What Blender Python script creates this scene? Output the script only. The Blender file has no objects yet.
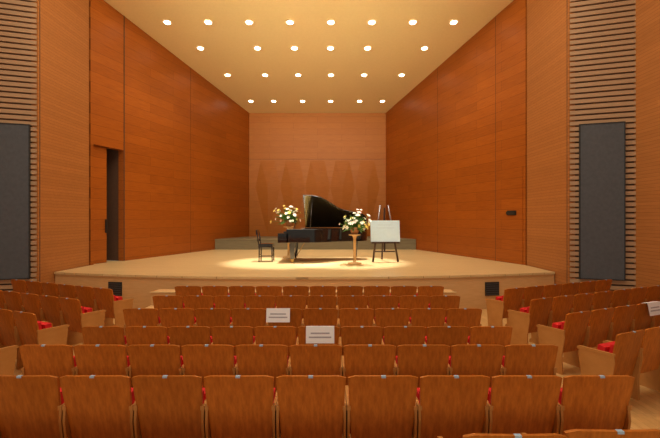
import bpy, bmesh, math, random
from mathutils import Matrix, Vector
random.seed(7)
S=bpy.context.scene
S.view_settings.view_transform='Standard'
S.view_settings.look='None'

# ---------------------------------------------------------------- materials
def new_mat(name):
    m=bpy.data.materials.new(name); m.use_nodes=True
    return m, m.node_tree, m.node_tree.nodes['Principled BSDF']
def plain(name,col,rough=.5,metal=0,spec=.5,var=.08,emit=None,es=0,coat=0):
    m,t,b=new_mat(name)
    tc=t.nodes.new('ShaderNodeTexCoord'); n=t.nodes.new('ShaderNodeTexNoise'); n.inputs['Scale'].default_value=14
    t.links.new(tc.outputs['Object'],n.inputs['Vector'])
    r=t.nodes.new('ShaderNodeValToRGB')
    r.color_ramp.elements[0].position=.3; r.color_ramp.elements[1].position=.7
    r.color_ramp.elements[0].color=tuple(c*(1-var) for c in col)+(1,)
    r.color_ramp.elements[1].color=tuple(min(1,c*(1+var)) for c in col)+(1,)
    t.links.new(n.outputs['Fac'],r.inputs['Fac']); t.links.new(r.outputs['Color'],b.inputs['Base Color'])
    b.inputs['Roughness'].default_value=rough; b.inputs['Metallic'].default_value=metal
    b.inputs['Specular IOR Level'].default_value=spec
    if coat: b.inputs['Coat Weight'].default_value=coat; b.inputs['Coat Roughness'].default_value=.05
    if emit: b.inputs['Emission Color'].default_value=emit+(1,); b.inputs['Emission Strength'].default_value=es
    return m
def wood(name,c1,c2,stretch=(1,12,12),rough=.45,scale=3.,brick=None,rand=.0,spec=.35,bump=.0,swap=False):
    """c1/c2 grain colours; brick=(w,h,mortar,contrast) gives panel joints in local XZ (or XY if swap)"""
    m,t,b=new_mat(name); L=t.links
    tc=t.nodes.new('ShaderNodeTexCoord'); mp=t.nodes.new('ShaderNodeMapping')
    mp.inputs['Scale'].default_value=stretch; L.new(tc.outputs['Object'],mp.inputs['Vector'])
    n=t.nodes.new('ShaderNodeTexNoise'); n.inputs['Scale'].default_value=scale; n.inputs['Detail'].default_value=6; n.inputs['Roughness'].default_value=.65
    L.new(mp.outputs[0],n.inputs['Vector'])
    r=t.nodes.new('ShaderNodeValToRGB'); r.color_ramp.elements[0].position=.33; r.color_ramp.elements[1].position=.66
    r.color_ramp.elements[0].color=c2+(1,); r.color_ramp.elements[1].color=c1+(1,)
    L.new(n.outputs['Fac'],r.inputs['Fac']); out=r.outputs['Color']
    if brick:
        w,h,mo,ct=brick
        sx=t.nodes.new('ShaderNodeSeparateXYZ'); L.new(tc.outputs['Object'],sx.inputs[0])
        cx=t.nodes.new('ShaderNodeCombineXYZ'); L.new(sx.outputs['X'],cx.inputs['X']); L.new(sx.outputs['Y' if swap else 'Z'],cx.inputs['Y'])
        bk=t.nodes.new('ShaderNodeTexBrick'); L.new(cx.outputs[0],bk.inputs['Vector'])
        bk.inputs['Scale'].default_value=1; bk.inputs['Brick Width'].default_value=w; bk.inputs['Row Height'].default_value=h
        bk.inputs['Mortar Size'].default_value=mo; bk.inputs['Mortar Smooth'].default_value=.3; bk.inputs['Bias'].default_value=0
        bk.inputs['Color1'].default_value=(1,1,1,1); v=1-ct; bk.inputs['Color2'].default_value=(v,v*.97,v*.93,1)
        bk.inputs['Mortar'].default_value=(.55,.50,.44,1)
        mx=t.nodes.new('ShaderNodeMix'); mx.data_type='RGBA'; mx.blend_type='MULTIPLY'; mx.inputs['Factor'].default_value=1
        L.new(out,mx.inputs['A']); L.new(bk.outputs['Color'],mx.inputs['B']); out=mx.outputs['Result']
    if rand:
        oi=t.nodes.new('ShaderNodeObjectInfo'); mr=t.nodes.new('ShaderNodeMapRange')
        mr.inputs['To Min'].default_value=1-rand; mr.inputs['To Max'].default_value=1+rand
        L.new(oi.outputs['Random'],mr.inputs['Value'])
        hs=t.nodes.new('ShaderNodeHueSaturation'); L.new(mr.outputs[0],hs.inputs['Value']); L.new(out,hs.inputs['Color']); out=hs.outputs[0]
    L.new(out,b.inputs['Base Color'])
    b.inputs['Roughness'].default_value=rough; b.inputs['Specular IOR Level'].default_value=spec
    return m

M={}
M['wall']=wood('stage_wall_wood',(.41,.113,.012),(.29,.072,.007),(1,9,26),.38,2.2,(2.4,.3,.006,.16),spec=.35)
M['back']=wood('stage_back_wood',(.45,.160,.024),(.36,.120,.016),(1,9,26),.45,2.2,(2.4,.3,.005,.06),spec=.25)
M['kite']=wood('facet_wood',(.42,.142,.021),(.33,.108,.014),(1,9,26),.5,2.2,spec=.2)
M['pros']=wood('proscenium_wood',(.46,.185,.052),(.37,.140,.036),(1,9,26),.5,2.2,(3.2,.075,.004,.12))
M['slat']=wood('slat_wood',(.42,.265,.155),(.34,.21,.12),(1,9,20),.5,2)
M['slatback']=plain('slat_backing',(.09,.04,.02),.8)
M['grille']=plain('speaker_cloth',(.075,.083,.10),.9)
M['seatwood']=wood('seat_plywood',(.52,.165,.022),(.34,.095,.011),(22,22,1.6),.30,1.6,None,.10,spec=.4)
M['armwood']=wood('arm_wood',(.52,.25,.075),(.43,.19,.05),(14,2,3),.42,1.6)
M['red']=plain('red_fabric',(.58,.006,.010),.85,var=.15)
M['dark']=plain('black_metal',(.015,.015,.016),.5)
M['floor']=wood('hall_parquet',(.62,.38,.16),(.52,.30,.11),(4,1,4),.35,2.5,(.09,.9,.002,.12),swap=True)
M['stagefloor']=wood('stage_maple',(.66,.50,.27),(.58,.42,.21),(1,9,4),.30,2.5,(1.8,.09,.0015,.08),swap=True)
M['fascia']=wood('stage_fascia_wood',(.64,.40,.19),(.57,.34,.145),(1,9,20),.45,2)
M['ceil']=plain('stage_ceiling_paint',(.78,.58,.27),.7,var=.02)
M['riser']=wood('riser_grey_wood',(.22,.19,.12),(.17,.145,.09),(1,9,20),.5,2)
M['black']=plain('piano_lacquer',(.006,.006,.007),.10,coat=1)
M['blacksatin']=plain('piano_lid_satin',(.006,.006,.007),.25,spec=.3)
M['gold']=plain('gold_plate',(.55,.33,.09),.35,metal=1)
M['ivory']=plain('ivory_keys',(.85,.83,.76),.3,var=.02)
M['paper']=plain('paper',(.80,.83,.90),.7,var=.01)
M['board']=plain('white_board',(.60,.80,.97),.5,var=.02)
M['ink']=plain('ink',(.35,.35,.42),.7)
M['darkwood']=wood('easel_dark_wood',(.05,.018,.010),(.03,.012,.007),(10,10,1),.4,2)
M['lightwood']=wood('pedestal_wood',(.62,.38,.16),(.52,.30,.11),(10,10,1),.45,2)
M['leaf']=plain('leaf',(.06,.17,.025),.6,var=.4)
M['white']=plain('white_petal',(.90,.88,.80),.6,var=.03)
M['yellow']=plain('yellow_petal',(.85,.66,.14),.6,var=.1)
M['pink']=plain('pink_petal',(.85,.50,.48),.6,var=.1)
M['basket']=wood('basket',(.45,.20,.07),(.30,.12,.05),(20,20,30),.8,2)
M['lamp']=plain('lamp_glow',(1,.9,.7),.5,emit=(1.,.86,.62),es=14)
M['ring']=plain('lamp_trim',(.9,.72,.45),.4)
M['tag']=plain('seat_number_tag',(.35,.50,.70),.4)

# ---------------------------------------------------------------- mesh builder
class MB:
    def __init__(s): s.bm=bmesh.new(); s.mats=[]
    def mi(s,k):
        if k not in s.mats: s.mats.append(k)
        return s.mats.index(k)
    def raw(s,vs,fs,mat,T=None,smooth=False):
        T=T or Matrix(); bv=[s.bm.verts.new(T@Vector(v)) for v in vs]; i=s.mi(mat)
        for f in fs:
            try:
                q=s.bm.faces.new([bv[k] for k in f]); q.material_index=i; q.smooth=smooth
            except ValueError: pass
    def box(s,x0,x1,y0,y1,z0,z1,mat,T=None):
        vs=[(x,y,z) for x in(x0,x1) for y in(y0,y1) for z in(z0,z1)]
        s.raw(vs,[(0,1,3,2),(4,6,7,5),(0,4,5,1),(2,3,7,6),(0,2,6,4),(1,5,7,3)],mat,T)
    def prism(s,pts,z0,z1,mat,T=None,smooth=False):
        n=len(pts); vs=[(p[0],p[1],z0) for p in pts]+[(p[0],p[1],z1) for p in pts]
        s.raw(vs,[tuple(reversed(range(n))),tuple(range(n,2*n))]+[(i,(i+1)%n,n+(i+1)%n,n+i) for i in range(n)],mat,T)
    def tube(s,a,b,r0,r1,mat,n=10,T=None):
        a=Vector(a); b=Vector(b); d=(b-a).normalized(); q=d.to_track_quat('Z','Y').to_matrix()
        vs=[]
        for c,r in((a,r0),(b,r1)):
            for i in range(n):
                t=2*math.pi*i/n; vs.append(c+q@Vector((r*math.cos(t),r*math.sin(t),0)))
        s.raw(vs,[tuple(reversed(range(n))),tuple(range(n,2*n))]+[(i,(i+1)%n,n+(i+1)%n,n+i) for i in range(n)],mat,T,True)
    def lathe(s,prof,mat,n=20,T=None):
        vs=[];fs=[]
        for r,z in prof:
            for i in range(n):
                t=2*math.pi*i/n; vs.append((r*math.cos(t),r*math.sin(t),z))
        for k in range(len(prof)-1):
            for i in range(n):
                j=(i+1)%n; fs.append((k*n+i,k*n+j,(k+1)*n+j,(k+1)*n+i))
        fs.append(tuple(reversed(range(n)))); m=(len(prof)-1)*n; fs.append(tuple(range(m,m+n)))
        s.raw(vs,fs,mat,T,True)
    def mesh(s,name):
        bmesh.ops.recalc_face_normals(s.bm,faces=s.bm.faces)
        me=bpy.data.meshes.new(name); s.bm.to_mesh(me); s.bm.free()
        for k in s.mats: me.materials.append(M[k])
        return me
    def obj(s,name,loc=(0,0,0),rz=0,parent=None,bevel=0):
        o=bpy.data.objects.new(name,s.mesh(name)); S.collection.objects.link(o)
        o.location=loc; o.rotation_euler=(0,0,rz)
        if parent: o.parent=parent
        if bevel:
            b=o.modifiers.new('bevel','BEVEL'); b.width=bevel; b.segments=2; b.limit_method='ANGLE'
        return o
def empty(name,loc=(0,0,0),rz=0):
    o=bpy.data.objects.new(name,None); S.collection.objects.link(o); o.location=loc; o.rotation_euler=(0,0,rz); return o

# ---------------------------------------------------------------- room
SZ=.81          # stage height
YF=11.7; YB=20.68; XF=6.13; XB=3.40
def ceil_z(y): return 10.10-.131*y
# floor with shallow terraces
b=MB()
prof=[(-5.0,.32),(1.2,.32),(1.2,.24),(2.25,.24),(2.25,.16),(3.4,.16),(3.4,.08),(4.25,.08),(4.25,0),(10.6,0),(10.6,-.15),(-5.0,-.15)]
T=Matrix(((0,0,1,0),(1,0,0,0),(0,1,0,0),(0,0,0,1)))
b.prism(prof,-7.39,7.39,'floor',T); b.obj('floor')
# stage body
def front(x): return 9.3+.9*(x/6.15)**2
b=MB()
N=32; arc=[(-6.13+12.26*i/N, front(-6.13+12.26*i/N)) for i in range(N+1)]
rest=[(6.12,YF),(XB-.01,YB-.01),(-XB+.01,YB-.01),(-6.12,YF)]
b.prism(arc+rest,0,SZ-.05,'fascia')
arc2=[(x,y-.03) for x,y in arc]
b.prism(arc2+rest,SZ-.05,SZ,'stagefloor')
for sx in(-1,1):
    x=sx*4.43; a=math.atan(2*.9*x/6.15**2); T=Matrix.Translation((x,front(x)-.012,.46))@Matrix.Rotation(a,4,'Z')
    b.box(-.18,.18,-.01,.05,-.15,.17,'dark',T)
    for k in range(6): b.box(-.16,.16,-.02,.0,-.13+k*.05,-.12+k*.05,'grille',T)
b.obj('stage')
# steps in the middle of stage
b=MB()
for k,(y0,h) in enumerate([(8.45,.27),(8.85,.54)]):
    b.box(-3.2,3.3,y0,9.26,(.27*k),h,'fascia')
    b.box(-3.22,3.32,y0-.02,y0+.04,h,h+.012,'stagefloor')
b.obj('stage_steps')
# riser behind the piano
b=MB()
def wx(y): return XF-(XF-XB)*(y-YF)/(YB-YF)
b.prism([(-wx(17.7)+.02,17.7),(wx(17.7)-.02,17.7),(wx(20.5)-.02,20.5),(-wx(20.5)+.02,20.5)],SZ,SZ+.40,'riser')
b.prism([(-wx(17.68)+.02,17.68),(wx(17.68)-.02,17.68),(wx(20.5)-.02,20.5),(-wx(20.5)+.02,20.5)],SZ+.40,SZ+.44,'riser')
b.obj('stage_riser_platform')

def wall_frame(p0,p1):
    dx,dy=p1[0]-p0[0],p1[1]-p0[1]; return math.hypot(dx,dy), math.atan2(dy,dx)
# left stage wall with door opening  (local +y is to the left/outside)
Lw,a=wall_frame((-XF,YF),(-XB,YB))
b=MB()
TW=Matrix(((1,0,0,0),(0,0,1,0),(0,1,0,0),(0,0,0,1)))
b.prism([(0,0),(.10,0),(.10,4.24),(1.22,4.24),(1.22,0),(Lw,0),(Lw,9.3),(0,9.3)],0,.2,'wall',TW)
b.box(1.22,1.25,-.012,0,SZ,9.0,'slatback'); b.box(4.6,4.612,-.004,0,SZ,9.0,'slatback')
b.obj('wall_stage_left',(-XF,YF,0),a)
b=MB()
b.box(.12,.66,.10,.15,SZ+.01,4.22,'wall'); b.box(.60,.63,.04,.10,1.7,2.1,'dark')
b.box(.0,1.5,1.1,1.15,SZ,4.4,'slatback'); b.box(1.24,1.30,.22,1.1,SZ,4.4,'slatback'); b.box(0,1.3,.22,1.1,4.3,4.35,'slatback'); b.box(.11,1.21,.01,1.1,SZ-.01,SZ,'stagefloor')
b.obj('door_1',(-XF,YF,0),a)
# right wall: start at far end so that local +y is outside
Rw,ar=wall_frame((XB,YB),(XF,YF))
b=MB(); b.box(0,Rw,0,.2,0,9.3,'wall')
b.box(Rw-1.26,Rw-1.245,-.004,0,SZ,9.0,'slatback'); b.box(Rw-4.612,Rw-4.6,-.004,0,SZ,9.0,'slatback')
b.obj('wall_stage_right',(XB,YB,0),ar)
b=MB()
b.box(Rw-1.15,Rw-.1,-.015,-.001,SZ+.01,3.6,'wall'); b.box(Rw-.72,Rw-.34,-.06,-.015,2.25,2.33,'dark'); b.box(Rw-.72,Rw-.34,-.03,-.015,2.22,2.36,'dark')
b.obj('door_2',(XB,YB,0),ar)
# back wall + folded kite facets
b=MB(); b.box(-3.7,3.7,0,.2,0,9.0,'back')
b.box(-3.4,3.4,-.006,0,5.08,5.09,'slatback')
zt,zm,zb=5.0,3.7,1.28
n=5; W=1.24; x0=-n*W/2
for i in range(n):
    cx=x0+W*(i+.5)
    vs=[(cx-W*.28,0,zt),(cx+W*.28,0,zt),(cx-W/2,0,zm),(cx+W/2,0,zm),(cx,0,zb),(cx,-.08,zm)]
    b.raw(vs,[(0,1,5),(0,2,5),(1,3,5),(2,4,5),(3,4,5)],'kite')
b.obj('wall_back',(0,YB,0))
# proscenium returns and hall walls
for sx,nm in((-1,'left'),(1,'right')):
    b=MB()
    x0,x1=sorted((sx*6.15,sx*6.45)); b.box(x0,x1,9.62,11.66,0,9.5,'pros'); 
    b.obj('wall_proscenium_'+nm) 
    q0,q1=((-7.4,9.2),(-6.17,9.6)) if sx<0 else ((6.17,9.6),(7.4,9.2))
    LL,an=wall_frame(q0,q1)
    b=MB(); b.box(-.05,LL+.05,.06,.16,0,9.5,'slatback')
    z=.02
    while z<9.4:
        b.box(0,LL,0,.06,z,z+.085,'slat'); z+=.125
    b.obj('wall_slatted_'+nm,(q0[0],q0[1],0),an)
    b=MB(); s0,s1=(.20,1.06) if sx>0 else (.30,1.16)
    b.box(s0,s1,-.05,-.005,.76,4.26,'grille'); 
    for e0,e1,f0,f1 in((s0-.02,s0,.74,4.28),(s1,s1+.02,.74,4.28),(s0,s1,.74,.76),(s0,s1,4.26,4.28)): b.box(e0,e1,-.06,-.005,f0,f1,'dark')
    b.obj('speaker_panel' ,(q0[0],q0[1],0),an)
    b=MB(); 
    if sx<0: b.box(0,14.6,0,.2,0,9.5,'pros'); b.obj('wall_left',(-7.4,-5,0),math.pi/2)
    else: b.box(0,14.6,0,.2,0,9.5,'pros'); b.obj('wall_right',(7.4,9.6,0),-math.pi/2)
# stage ceiling
b=MB()
vs=[]
for y,w in((11.4,XF+.1),(YB+.1,XB-.02)):
    for sx in(-1,1):
        for dz in(0,.12): vs.append((sx*w,y,ceil_z(y)+dz))
b.raw(vs,[(0,1,3,2),(4,6,7,5),(0,4,5,1),(2,3,7,6),(0,2,6,4),(1,5,7,3)],'ceil'); b.obj('ceiling_stage')
b=MB(); b.box(-6.4,6.4,11.38,11.5,8.75,9.6,'pros'); b.obj('wall_header')
b=MB(); b.box(-7.6,7.6,-5,11.5,9.6,9.7,'ceil'); b.obj('ceiling')
# downlights
b=MB()
b.lathe([(.10,0),(.10,-.02),(.15,-.02),(.15,.0)],'ring',24); b.lathe([(.098,-.004),(.098,-.024)],'lamp',24)
dm=b.mesh('downlight')
rows=[(13.19,(.65,1.95,3.25,4.55)),(14.71,(.64,1.95,3.97)),(16.7,(.66,1.99,3.5)),(19.24,(.65,1.99,3.05))]
tilt=math.atan(-.131)
for y,xs in rows:
    for x in xs:
        for sx in(-1,1):
            o=bpy.data.objects.new('ceiling_downlight',dm); S.collection.objects.link(o)
            o.location=(sx*x+.0,y,ceil_z(y)); o.rotation_euler=(tilt,0,0)
            l=bpy.data.lights.new('downlight_beam','SPOT'); l.energy=165 if y<19 else 60; l.color=(1,.85,.60); l.spot_size=math.radians(85 if y<16 else 62); l.spot_blend=1; l.shadow_soft_size=.15
            lo=bpy.data.objects.new('downlight_beam',l); S.collection.objects.link(lo); lo.location=(0,0,-.08); lo.parent=o; lo.rotation_euler=(-tilt,0,0)

# ---------------------------------------------------------------- seats
def seat_mesh():
    b=MB()
    nx,nz=10,8
    def P(u,v,off):
        hw=.218+.029*v; x=u*hw
        z=.28+.57*v-(.010*u*u+.012*max(0,(abs(u)-.9)/.1)**2)*v
        y=.03-.12*v-.030*(1-u*u)*(.4+.6*v)+off
        return (x,y,z)
    def sheet(off,thk,mat,u0=-1,u1=1,v0=0,v1=1):
        vs=[];fs=[];n=(nx+1)*(nz+1)
        for o in(off,off+thk):
            for j in range(nz+1):
                for i in range(nx+1):
                    vs.append(P(u0+(u1-u0)*i/nx,v0+(v1-v0)*j/nz,o))
        idx=lambda s,i,j:s*n+j*(nx+1)+i
        for j in range(nz):
            for i in range(nx):
                fs.append((idx(0,i,j),idx(0,i+1,j),idx(0,i+1,j+1),idx(0,i,j+1)))
                fs.append((idx(1,i,j),idx(1,i,j+1),idx(1,i+1,j+1),idx(1,i+1,j)))
        for j in range(nz):
            for i in(0,nx): fs.append((idx(0,i,j),idx(0,i,j+1),idx(1,i,j+1),idx(1,i,j)))
        for i in range(nx):
            for j in(0,nz): fs.append((idx(0,i,j),idx(1,i,j),idx(1,i+1,j),idx(0,i+1,j)))
        b.raw(vs,fs,mat,None,False)
    sheet(0,.02,'seatwood')
    sheet(.021,.038,'red',-1.0,1.0,.10,.78)
    # folded seat: red cushion + plywood underside
    T=Matrix.Translation((0,.13,.37))@Matrix.Rotation(math.radians(8),4,'X')
    b.box(-.229,.229,-.03,.055,-.03,.29,'red',T); b.box(-.225,.225,.055,.07,-.03,.28,'seatwood',T)
    # side panels with armrests and feet
    for sx in(-1,1):
        x0,x1=sorted((sx*.232,sx*.250))
        T=Matrix(((0,0,1,0),(1,0,0,0),(0,1,0,0),(0,0,0,1)))
        pr=[(-.02,.0),(.36,.0),(.36,.05),(.32,.08),(.34,.30),(.37,.52),(.36,.56),(-.04,.60),(-.05,.50),(-.01,.25)]
        b.prism(pr,x0,x1,'armwood',T)
        x0,x1=sorted((sx*.226,sx*.253)); b.prism([(-.05,.58),(.37,.555),(.385,.565),(.385,.585),(.36,.595),(-.05,.61)],x0,x1,'armwood',T)
    b.box(-.016,.016,-.122,-.100,.838,.8515,'tag')
    return b.mesh('auditorium_seat')
sm=seat_mesh()
def seat(x,y,z,rz=0):
    o=bpy.data.objects.new('auditorium_seat',sm); S.collection.objects.link(o); o.location=(x,y,z); o.rotation_euler=(0,0,rz); return o
PITCH=.51; X0=-2.32+PITCH/2
def fz(y): return .24 if y<2.25 else .16 if y<3.4 else .08 if y<4.25 else 0
for r in range(-1,6):
    y=3.02+.98*r
    for i in range(10):
        yy=y
        if r==-1: yy=2.0 if i<7 else 2.07 if i==7 else 2.11
        seat(X0+PITCH*i,yy,fz(yy-.1))
ang=math.radians(24)
for r in range(4):
    for k in range(7):
        y=4.75+r*.98+k*PITCH*math.sin(ang); x=3.98+k*PITCH*math.cos(ang)
        if y<9.35 and x<7.0 and not(x>5.9 and y>8.9): seat(x,y,0,ang)
        x=-3.52-k*PITCH*math.cos(ang)
        if y<9.35 and x>-7.0 and not(x<-5.9 and y>8.9): seat(x,y,0,-ang)
# reserved-seat papers
def paper(x,y,z,rel=0,rz=0):
    b=MB(); T=Matrix.Rotation(rz,4,'Z')@Matrix.Translation((rel,-.142,.857))@Matrix.Rotation(math.radians(-11.5),4,'X')
    b.box(-.165,.165,.0,.0015,-.19,.0,'paper',T); b.box(-.165,.165,.0,.09,.0,.0015,'paper',T)
    for k,(w) in enumerate((.11,.13)):
        b.box(-w,w,-.001,0,-.085-k*.045,-.068-k*.045,'ink',T)
    b.obj('reserved_sign_paper',(x,y,z))
paper(X0+PITCH*5,3.02+.98*2,0,.02); paper(X0+PITCH*4,3.02+.98*3,0,-.08)
paper(3.98+3*PITCH*math.cos(ang),4.75+.98+3*PITCH*math.sin(ang),0,.07,ang)

# ---------------------------------------------------------------- piano (local: x along length, -y towards audience)
def bez(pts,n=8):
    out=[]
    P=[Vector(p) for p in pts]
    for i in range(len(P)-1):
        p0=P[max(i-1,0)];p1=P[i];p2=P[i+1];p3=P[min(i+2,len(P)-1)]
        for k in range(n):
            t=k/n; out.append(.5*((2*p1)+(-p0+p2)*t+(2*p0-5*p1+4*p2-p3)*t*t+(-p0+3*p1-3*p2+p3)*t**3))
    out.append(P[-1]); return [(p.x,p.y) for p in out]
curve=bez([(.95,-.78),(1.25,-.70),(1.55,-.45),(1.85,-.17),(2.2,-.02),(2.5,.06),(2.68,.22),(2.74,.45),(2.68,.68),(2.45,.78)])
piano=empty('grand_piano',(-.92,13.0,SZ))
outline=[(.25,.78),(.25,-.78)]+curve
b=MB()
cx,cy=1.1,.15
inner=[]
for x,y in outline:
    d=Vector((cx-x,cy-y)); d.normalize(); inner.append((x+d.x*.07,y+d.y*.07))
n=len(outline)
vs=[(x,y,.60) for x,y in outline]+[(x,y,1.0) for x,y in outline]+[(x,y,1.0) for x,y in inner]+[(x,y,.9) for x,y in inner]
fs=[tuple(reversed(range(n)))]
for i in range(n):
    j=(i+1)%n
    fs+= [(i,j,n+j,n+i),(n+i,n+j,2*n+j,2*n+i),(2*n+i,2*n+j,3*n+j,3*n+i)]
b.raw(vs,fs,'black')
b.raw([(x,y,.9) for x,y in inner],[tuple(range(n))],'gold')
b.obj('rim',parent=piano,bevel=.008)
b=MB()
b.box(0,.30,-.78,.78,.60,.70,'black'); b.box(0,.30,-.78,-.70,.70,.88,'black'); b.box(0,.30,.70,.78,.70,.88,'black')
b.box(.20,.26,-.70,.70,.70,.93,'black'); b.box(.03,.19,-.68,.68,.70,.735,'ivory')
for k in range(51):
    if k%7 not in(2,6): b.box(.09,.19,-.66+k*.0265,-.648+k*.0265,.735,.748,'black')
b.box(.30,.70,-.70,.70,.985,1.0,'black')
T=Matrix.Translation((.42,0,1.0))@Matrix.Rotation(math.radians(20),4,'Y'); b.box(0,.02,-.36,.36,0,.22,'black',T)
for k in range(40): b.tube((.75,-.6+k*.033,.93),(2.2+(.2 if k>20 else -.0)-(.9*(1-k/24) if k<24 else 0),-.3+.025*k,.93),.002,.002,'gold',4)
b.obj('keyboard_and_desk',parent=piano,bevel=.004)
# lid
H=Matrix.Translation((0,.78,1.02))@Matrix.Rotation(math.radians(-39),4,'X')@Matrix.Translation((0,-.78,0))
b=MB()
b.prism([(.72,.79),(.72,-.80)]+[(x,y-.012) for x,y in curve],0,.022,'blacksatin',H)
b.prism([(.73,.77),(.73,-.78),(1.22,-.70),(1.22,.77)],.024,.044,'blacksatin',H)
tip=H@Vector((1.0,-.70,0)); b.tube((.95,-.74,.95),tip,.014,.011,'black')
b.obj('lid',parent=piano)
# legs + lyre
b=MB()
for x,y in((.42,-.62),(.42,.62),(2.35,.38)):
    vs=[]
    for z,h in((.10,.050),(.55,.085),(.66,.10)):
        vs+=[(x-h,y-h,z),(x+h,y-h,z),(x+h,y+h,z),(x-h,y+h,z)]
    fs=[(3,2,1,0),(8,9,10,11)]
    for l in(0,4):
        for i in range(4): fs.append((l+i,l+(i+1)%4,l+4+(i+1)%4,l+4+i))
    b.raw(vs,fs,'black'); b.box(x-.06,x+.06,y-.06,y+.06,.07,.10,'gold')
    T=Matrix.Translation((x,y,.04))@Matrix.Rotation(math.pi/2,4,'X'); b.lathe([(.04,-.02),(.04,.02)],'gold',14,T)
b.obj('legs',parent=piano,bevel=.005)
b=MB()
b.box(.40,.50,-.14,.14,.10,.17,'black')
for y in(-.08,.08): b.tube((.45,y,.17),(.45,y*1.1,.66),.016,.016,'black')
for y in(-.07,0,.07): b.box(.26,.42,y-.015,y+.015,.08,.092,'gold')
for y in(-.1,.1): b.tube((.50,y,.15),(.80,y,.66),.008,.008,'gold',6)
b.obj('pedal_lyre',parent=piano)

# pianist chair
ch=MB()
for x in(-.19,.19):
    for y in(-.18,.18): ch.tube((x*1.05,y*1.05,0),(x,y,.46),.018,.022,'black')
ch.box(-.22,.22,-.22,.22,.44,.49,'black'); ch.box(-.21,.21,-.21,.21,.49,.55,'black')
for y in(-.19,.19): ch.tube((-.20,y,.46),(-.27,y,.95),.02,.017,'black')
ch.box(-.29,-.25,-.2,.2,.82,.97,'black'); ch.box(-.26,-.235,-.18,.18,.62,.68,'black')
for x in(-.2,.2): ch.tube((x,-.19,.2),(x,.19,.2),.01,.01,'black')
for y in(-.19,.19): ch.tube((-.2,y,.16),(.2,y,.16),.01,.01,'black')
ch.obj('pianist_chair',(-1.33,12.75,SZ),bevel=.006)

# ---------------------------------------------------------------- flowers
def blade(b,p,d,L,w,mat):
    d=Vector(d).normalized(); s=d.cross(Vector((0,0,1)))
    if s.length<.1: s=Vector((1,0,0))
    s.normalize(); p=Vector(p); nrm=s.cross(d)
    m1=p+d*L*.45+nrm*L*.06; tip=p+d*L-nrm*L*.12
    b.raw([p,m1-s*w,tip,m1+s*w],[(0,1,2),(0,2,3)],mat)
def bloom(b,c,d,r,mat,ctr='yellow'):
    d=Vector(d).normalized(); q=d.to_track_quat('Z','Y').to_matrix(); c=Vector(c)
    for layer,(rr,up,n) in enumerate(((1,.25,6),(.65,.55,5))):
        for i in range(n):
            t=2*math.pi*(i+.5*layer)/n; a=.42
            pts=[(0,0,0),(rr*.6*math.cos(t-a),rr*.6*math.sin(t-a),up*.6),(rr*math.cos(t),rr*math.sin(t),up),(rr*.6*math.cos(t+a),rr*.6*math.sin(t+a),up*.6)]
            b.raw([c+q@(Vector(p)*r) for p in pts],[(0,1,2,3)],mat)
    b.lathe([(r*.14,0),(r*.2,r*.2),(r*.08,r*.4)],ctr,8,Matrix.Translation(c)@q.to_4x4())
def flower(name,loc,hs,scale=1.0):
    e=empty(name,loc)
    b=MB()
    b.lathe([(.20,0),(.20,.03),(.05,.06),(.04,.12),(.04,hs-.14),(.06,hs-.05),(.17,hs-.03),(.17,hs)],'lightwood',20)
    b.obj('pedestal',parent=e)
    b=MB(); b.lathe([(.08,hs),(.12,hs+.08),(.13,hs+.2),(.10,hs+.2)],'basket',18); b.obj('vase',parent=e)
    b=MB(); o=Vector((0,0,hs+.18))
    for i in range(75):
        t=random.uniform(0,2*math.pi); el=random.uniform(-.25,1.45); L=random.uniform(.22,.42)*scale
        d=Vector((math.cos(t)*math.cos(el),math.sin(t)*math.cos(el),math.sin(el)))
        blade(b,o+d*.06,d,L,.03,'leaf')
    for i in range(50):
        t=random.uniform(0,2*math.pi); el=random.uniform(-.15,1.45)
        L=random.uniform(.20,.48)*scale*(1+.2*math.sin(el))
        d=Vector((math.cos(t)*math.cos(el)*1.1,math.sin(t)*math.cos(el),math.sin(el)))
        c=o+d*L; b.tube(o,c,.004,.004,'leaf',4)
        k=random.random(); bloom(b,c,d+Vector((0,-.4,.2)),random.uniform(.05,.08),'white' if k<.68 else 'yellow' if k<.9 else 'pink')
    b.obj('blooms',parent=e)
flower('flower_arrangement',(-.78,14.05,SZ),1.05,1.12)
flower('flower_arrangement',(1.33,11.95,SZ),.86,.95)

# ---------------------------------------------------------------- easel with board
e=empty('easel_with_signboard',(2.27,12.5,SZ),math.radians(3))
b=MB()
for sx in(-1,1):
    b.tube((sx*.38,-.12,.0),(sx*.12,.10,1.70),.032,.026,'darkwood',8)
b.tube((0,.5,.02),(0,.10,1.5),.028,.02,'darkwood',8); b.tube((-.2,.02,1.15),(.2,.02,1.15),.015,.015,'darkwood',8)
b.box(-.42,.42,-.14,-.02,.55,.60,'darkwood'); b.box(-.025,.025,.03,.06,.3,1.62,'darkwood')
b.tube((-.30,-.03,.3),(.30,-.03,.3),.018,.018,'darkwood',8)
b.obj('frame',(0,0,.02),parent=e)
b=MB(); T=Matrix.Translation((0,-.10,.62))@Matrix.Rotation(math.radians(-7),4,'X')
b.box(-.44,.44,-.012,.012,0,.64,'board',T)
for k,w in enumerate((.22,.26)): b.box(-w,w,-.013,-.012,.5-k*.09,.506-k*.09,'tag',T)
b.obj('signboard',parent=e)

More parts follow.
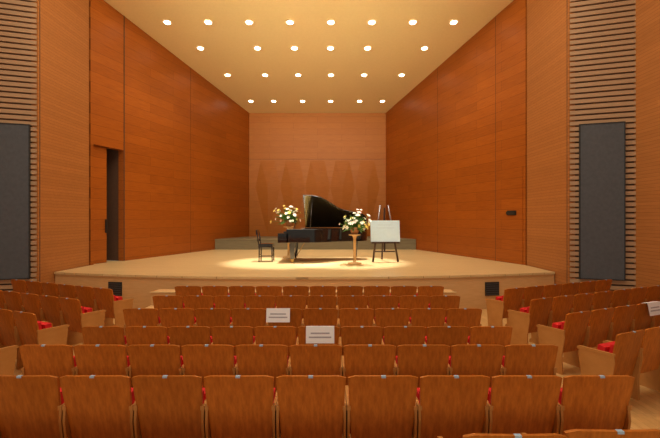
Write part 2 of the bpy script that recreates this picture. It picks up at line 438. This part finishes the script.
# ---------------------------------------------------------------- lights
def area(name,loc,tgt,sx,sy,pw,col,spread=180):
    l=bpy.data.lights.new(name,'AREA'); l.shape='RECTANGLE'; l.size=sx; l.size_y=sy; l.energy=pw; l.color=col; l.spread=math.radians(spread)
    o=bpy.data.objects.new(name,l); S.collection.objects.link(o); o.location=loc
    o.rotation_euler=(Vector(tgt)-Vector(loc)).to_track_quat('-Z','Y').to_euler()
area('hall_ceiling_light',(0,5.2,9.4),(0,5.2,0),10,5,640,(1,.88,.66))
area('stage_front_fill',(0,8.5,9.3),(0,16,2.5),9,.8,270,(1,.86,.62))  # added fill, hidden above the frame, lights stage walls and ceiling
area('rear_fill',(0,-4.5,3.6),(0,14,7.5),12,1.2,270,(1,.88,.66))  # added fill behind the camera for stage ceiling and seat backs, no balcony
area('stage_ceiling_fill',(0,3.0,5.5),(0,15.5,8.6),8,.6,185,(1,.88,.64),50)  # added narrow fill to brighten the stage ceiling
def spot(name,loc,tgt,pw,ang,col,blend=.7):
    l=bpy.data.lights.new(name,'SPOT'); l.energy=pw; l.spot_size=math.radians(ang); l.spot_blend=blend; l.color=col; l.shadow_soft_size=.2
    o=bpy.data.objects.new(name,l); S.collection.objects.link(o); o.location=loc
    o.rotation_euler=(Vector(tgt)-Vector(loc)).to_track_quat('-Z','Y').to_euler()
spot('stage_spotlight',(-.8,13.2,8.1),(-.8,12.5,.81),5200,30,(1,.95,.82),.5)
spot('stage_spotlight',(1.6,13.2,8.1),(1.2,12.5,.81),5200,30,(1,.95,.82),.5)
w=bpy.data.worlds.new('hall_ambient'); S.world=w; w.use_nodes=True
w.node_tree.nodes['Background'].inputs[0].default_value=(1,.88,.70,1); w.node_tree.nodes['Background'].inputs[1].default_value=.25

# ---------------------------------------------------------------- camera
cam=bpy.data.cameras.new('camera'); co=bpy.data.objects.new('camera',cam); S.collection.objects.link(co)
co.location=(.62,0,2.11); co.rotation_euler=(math.pi/2,0,0); cam.sensor_width=36; cam.lens=22.64; cam.clip_start=.05
S.camera=co
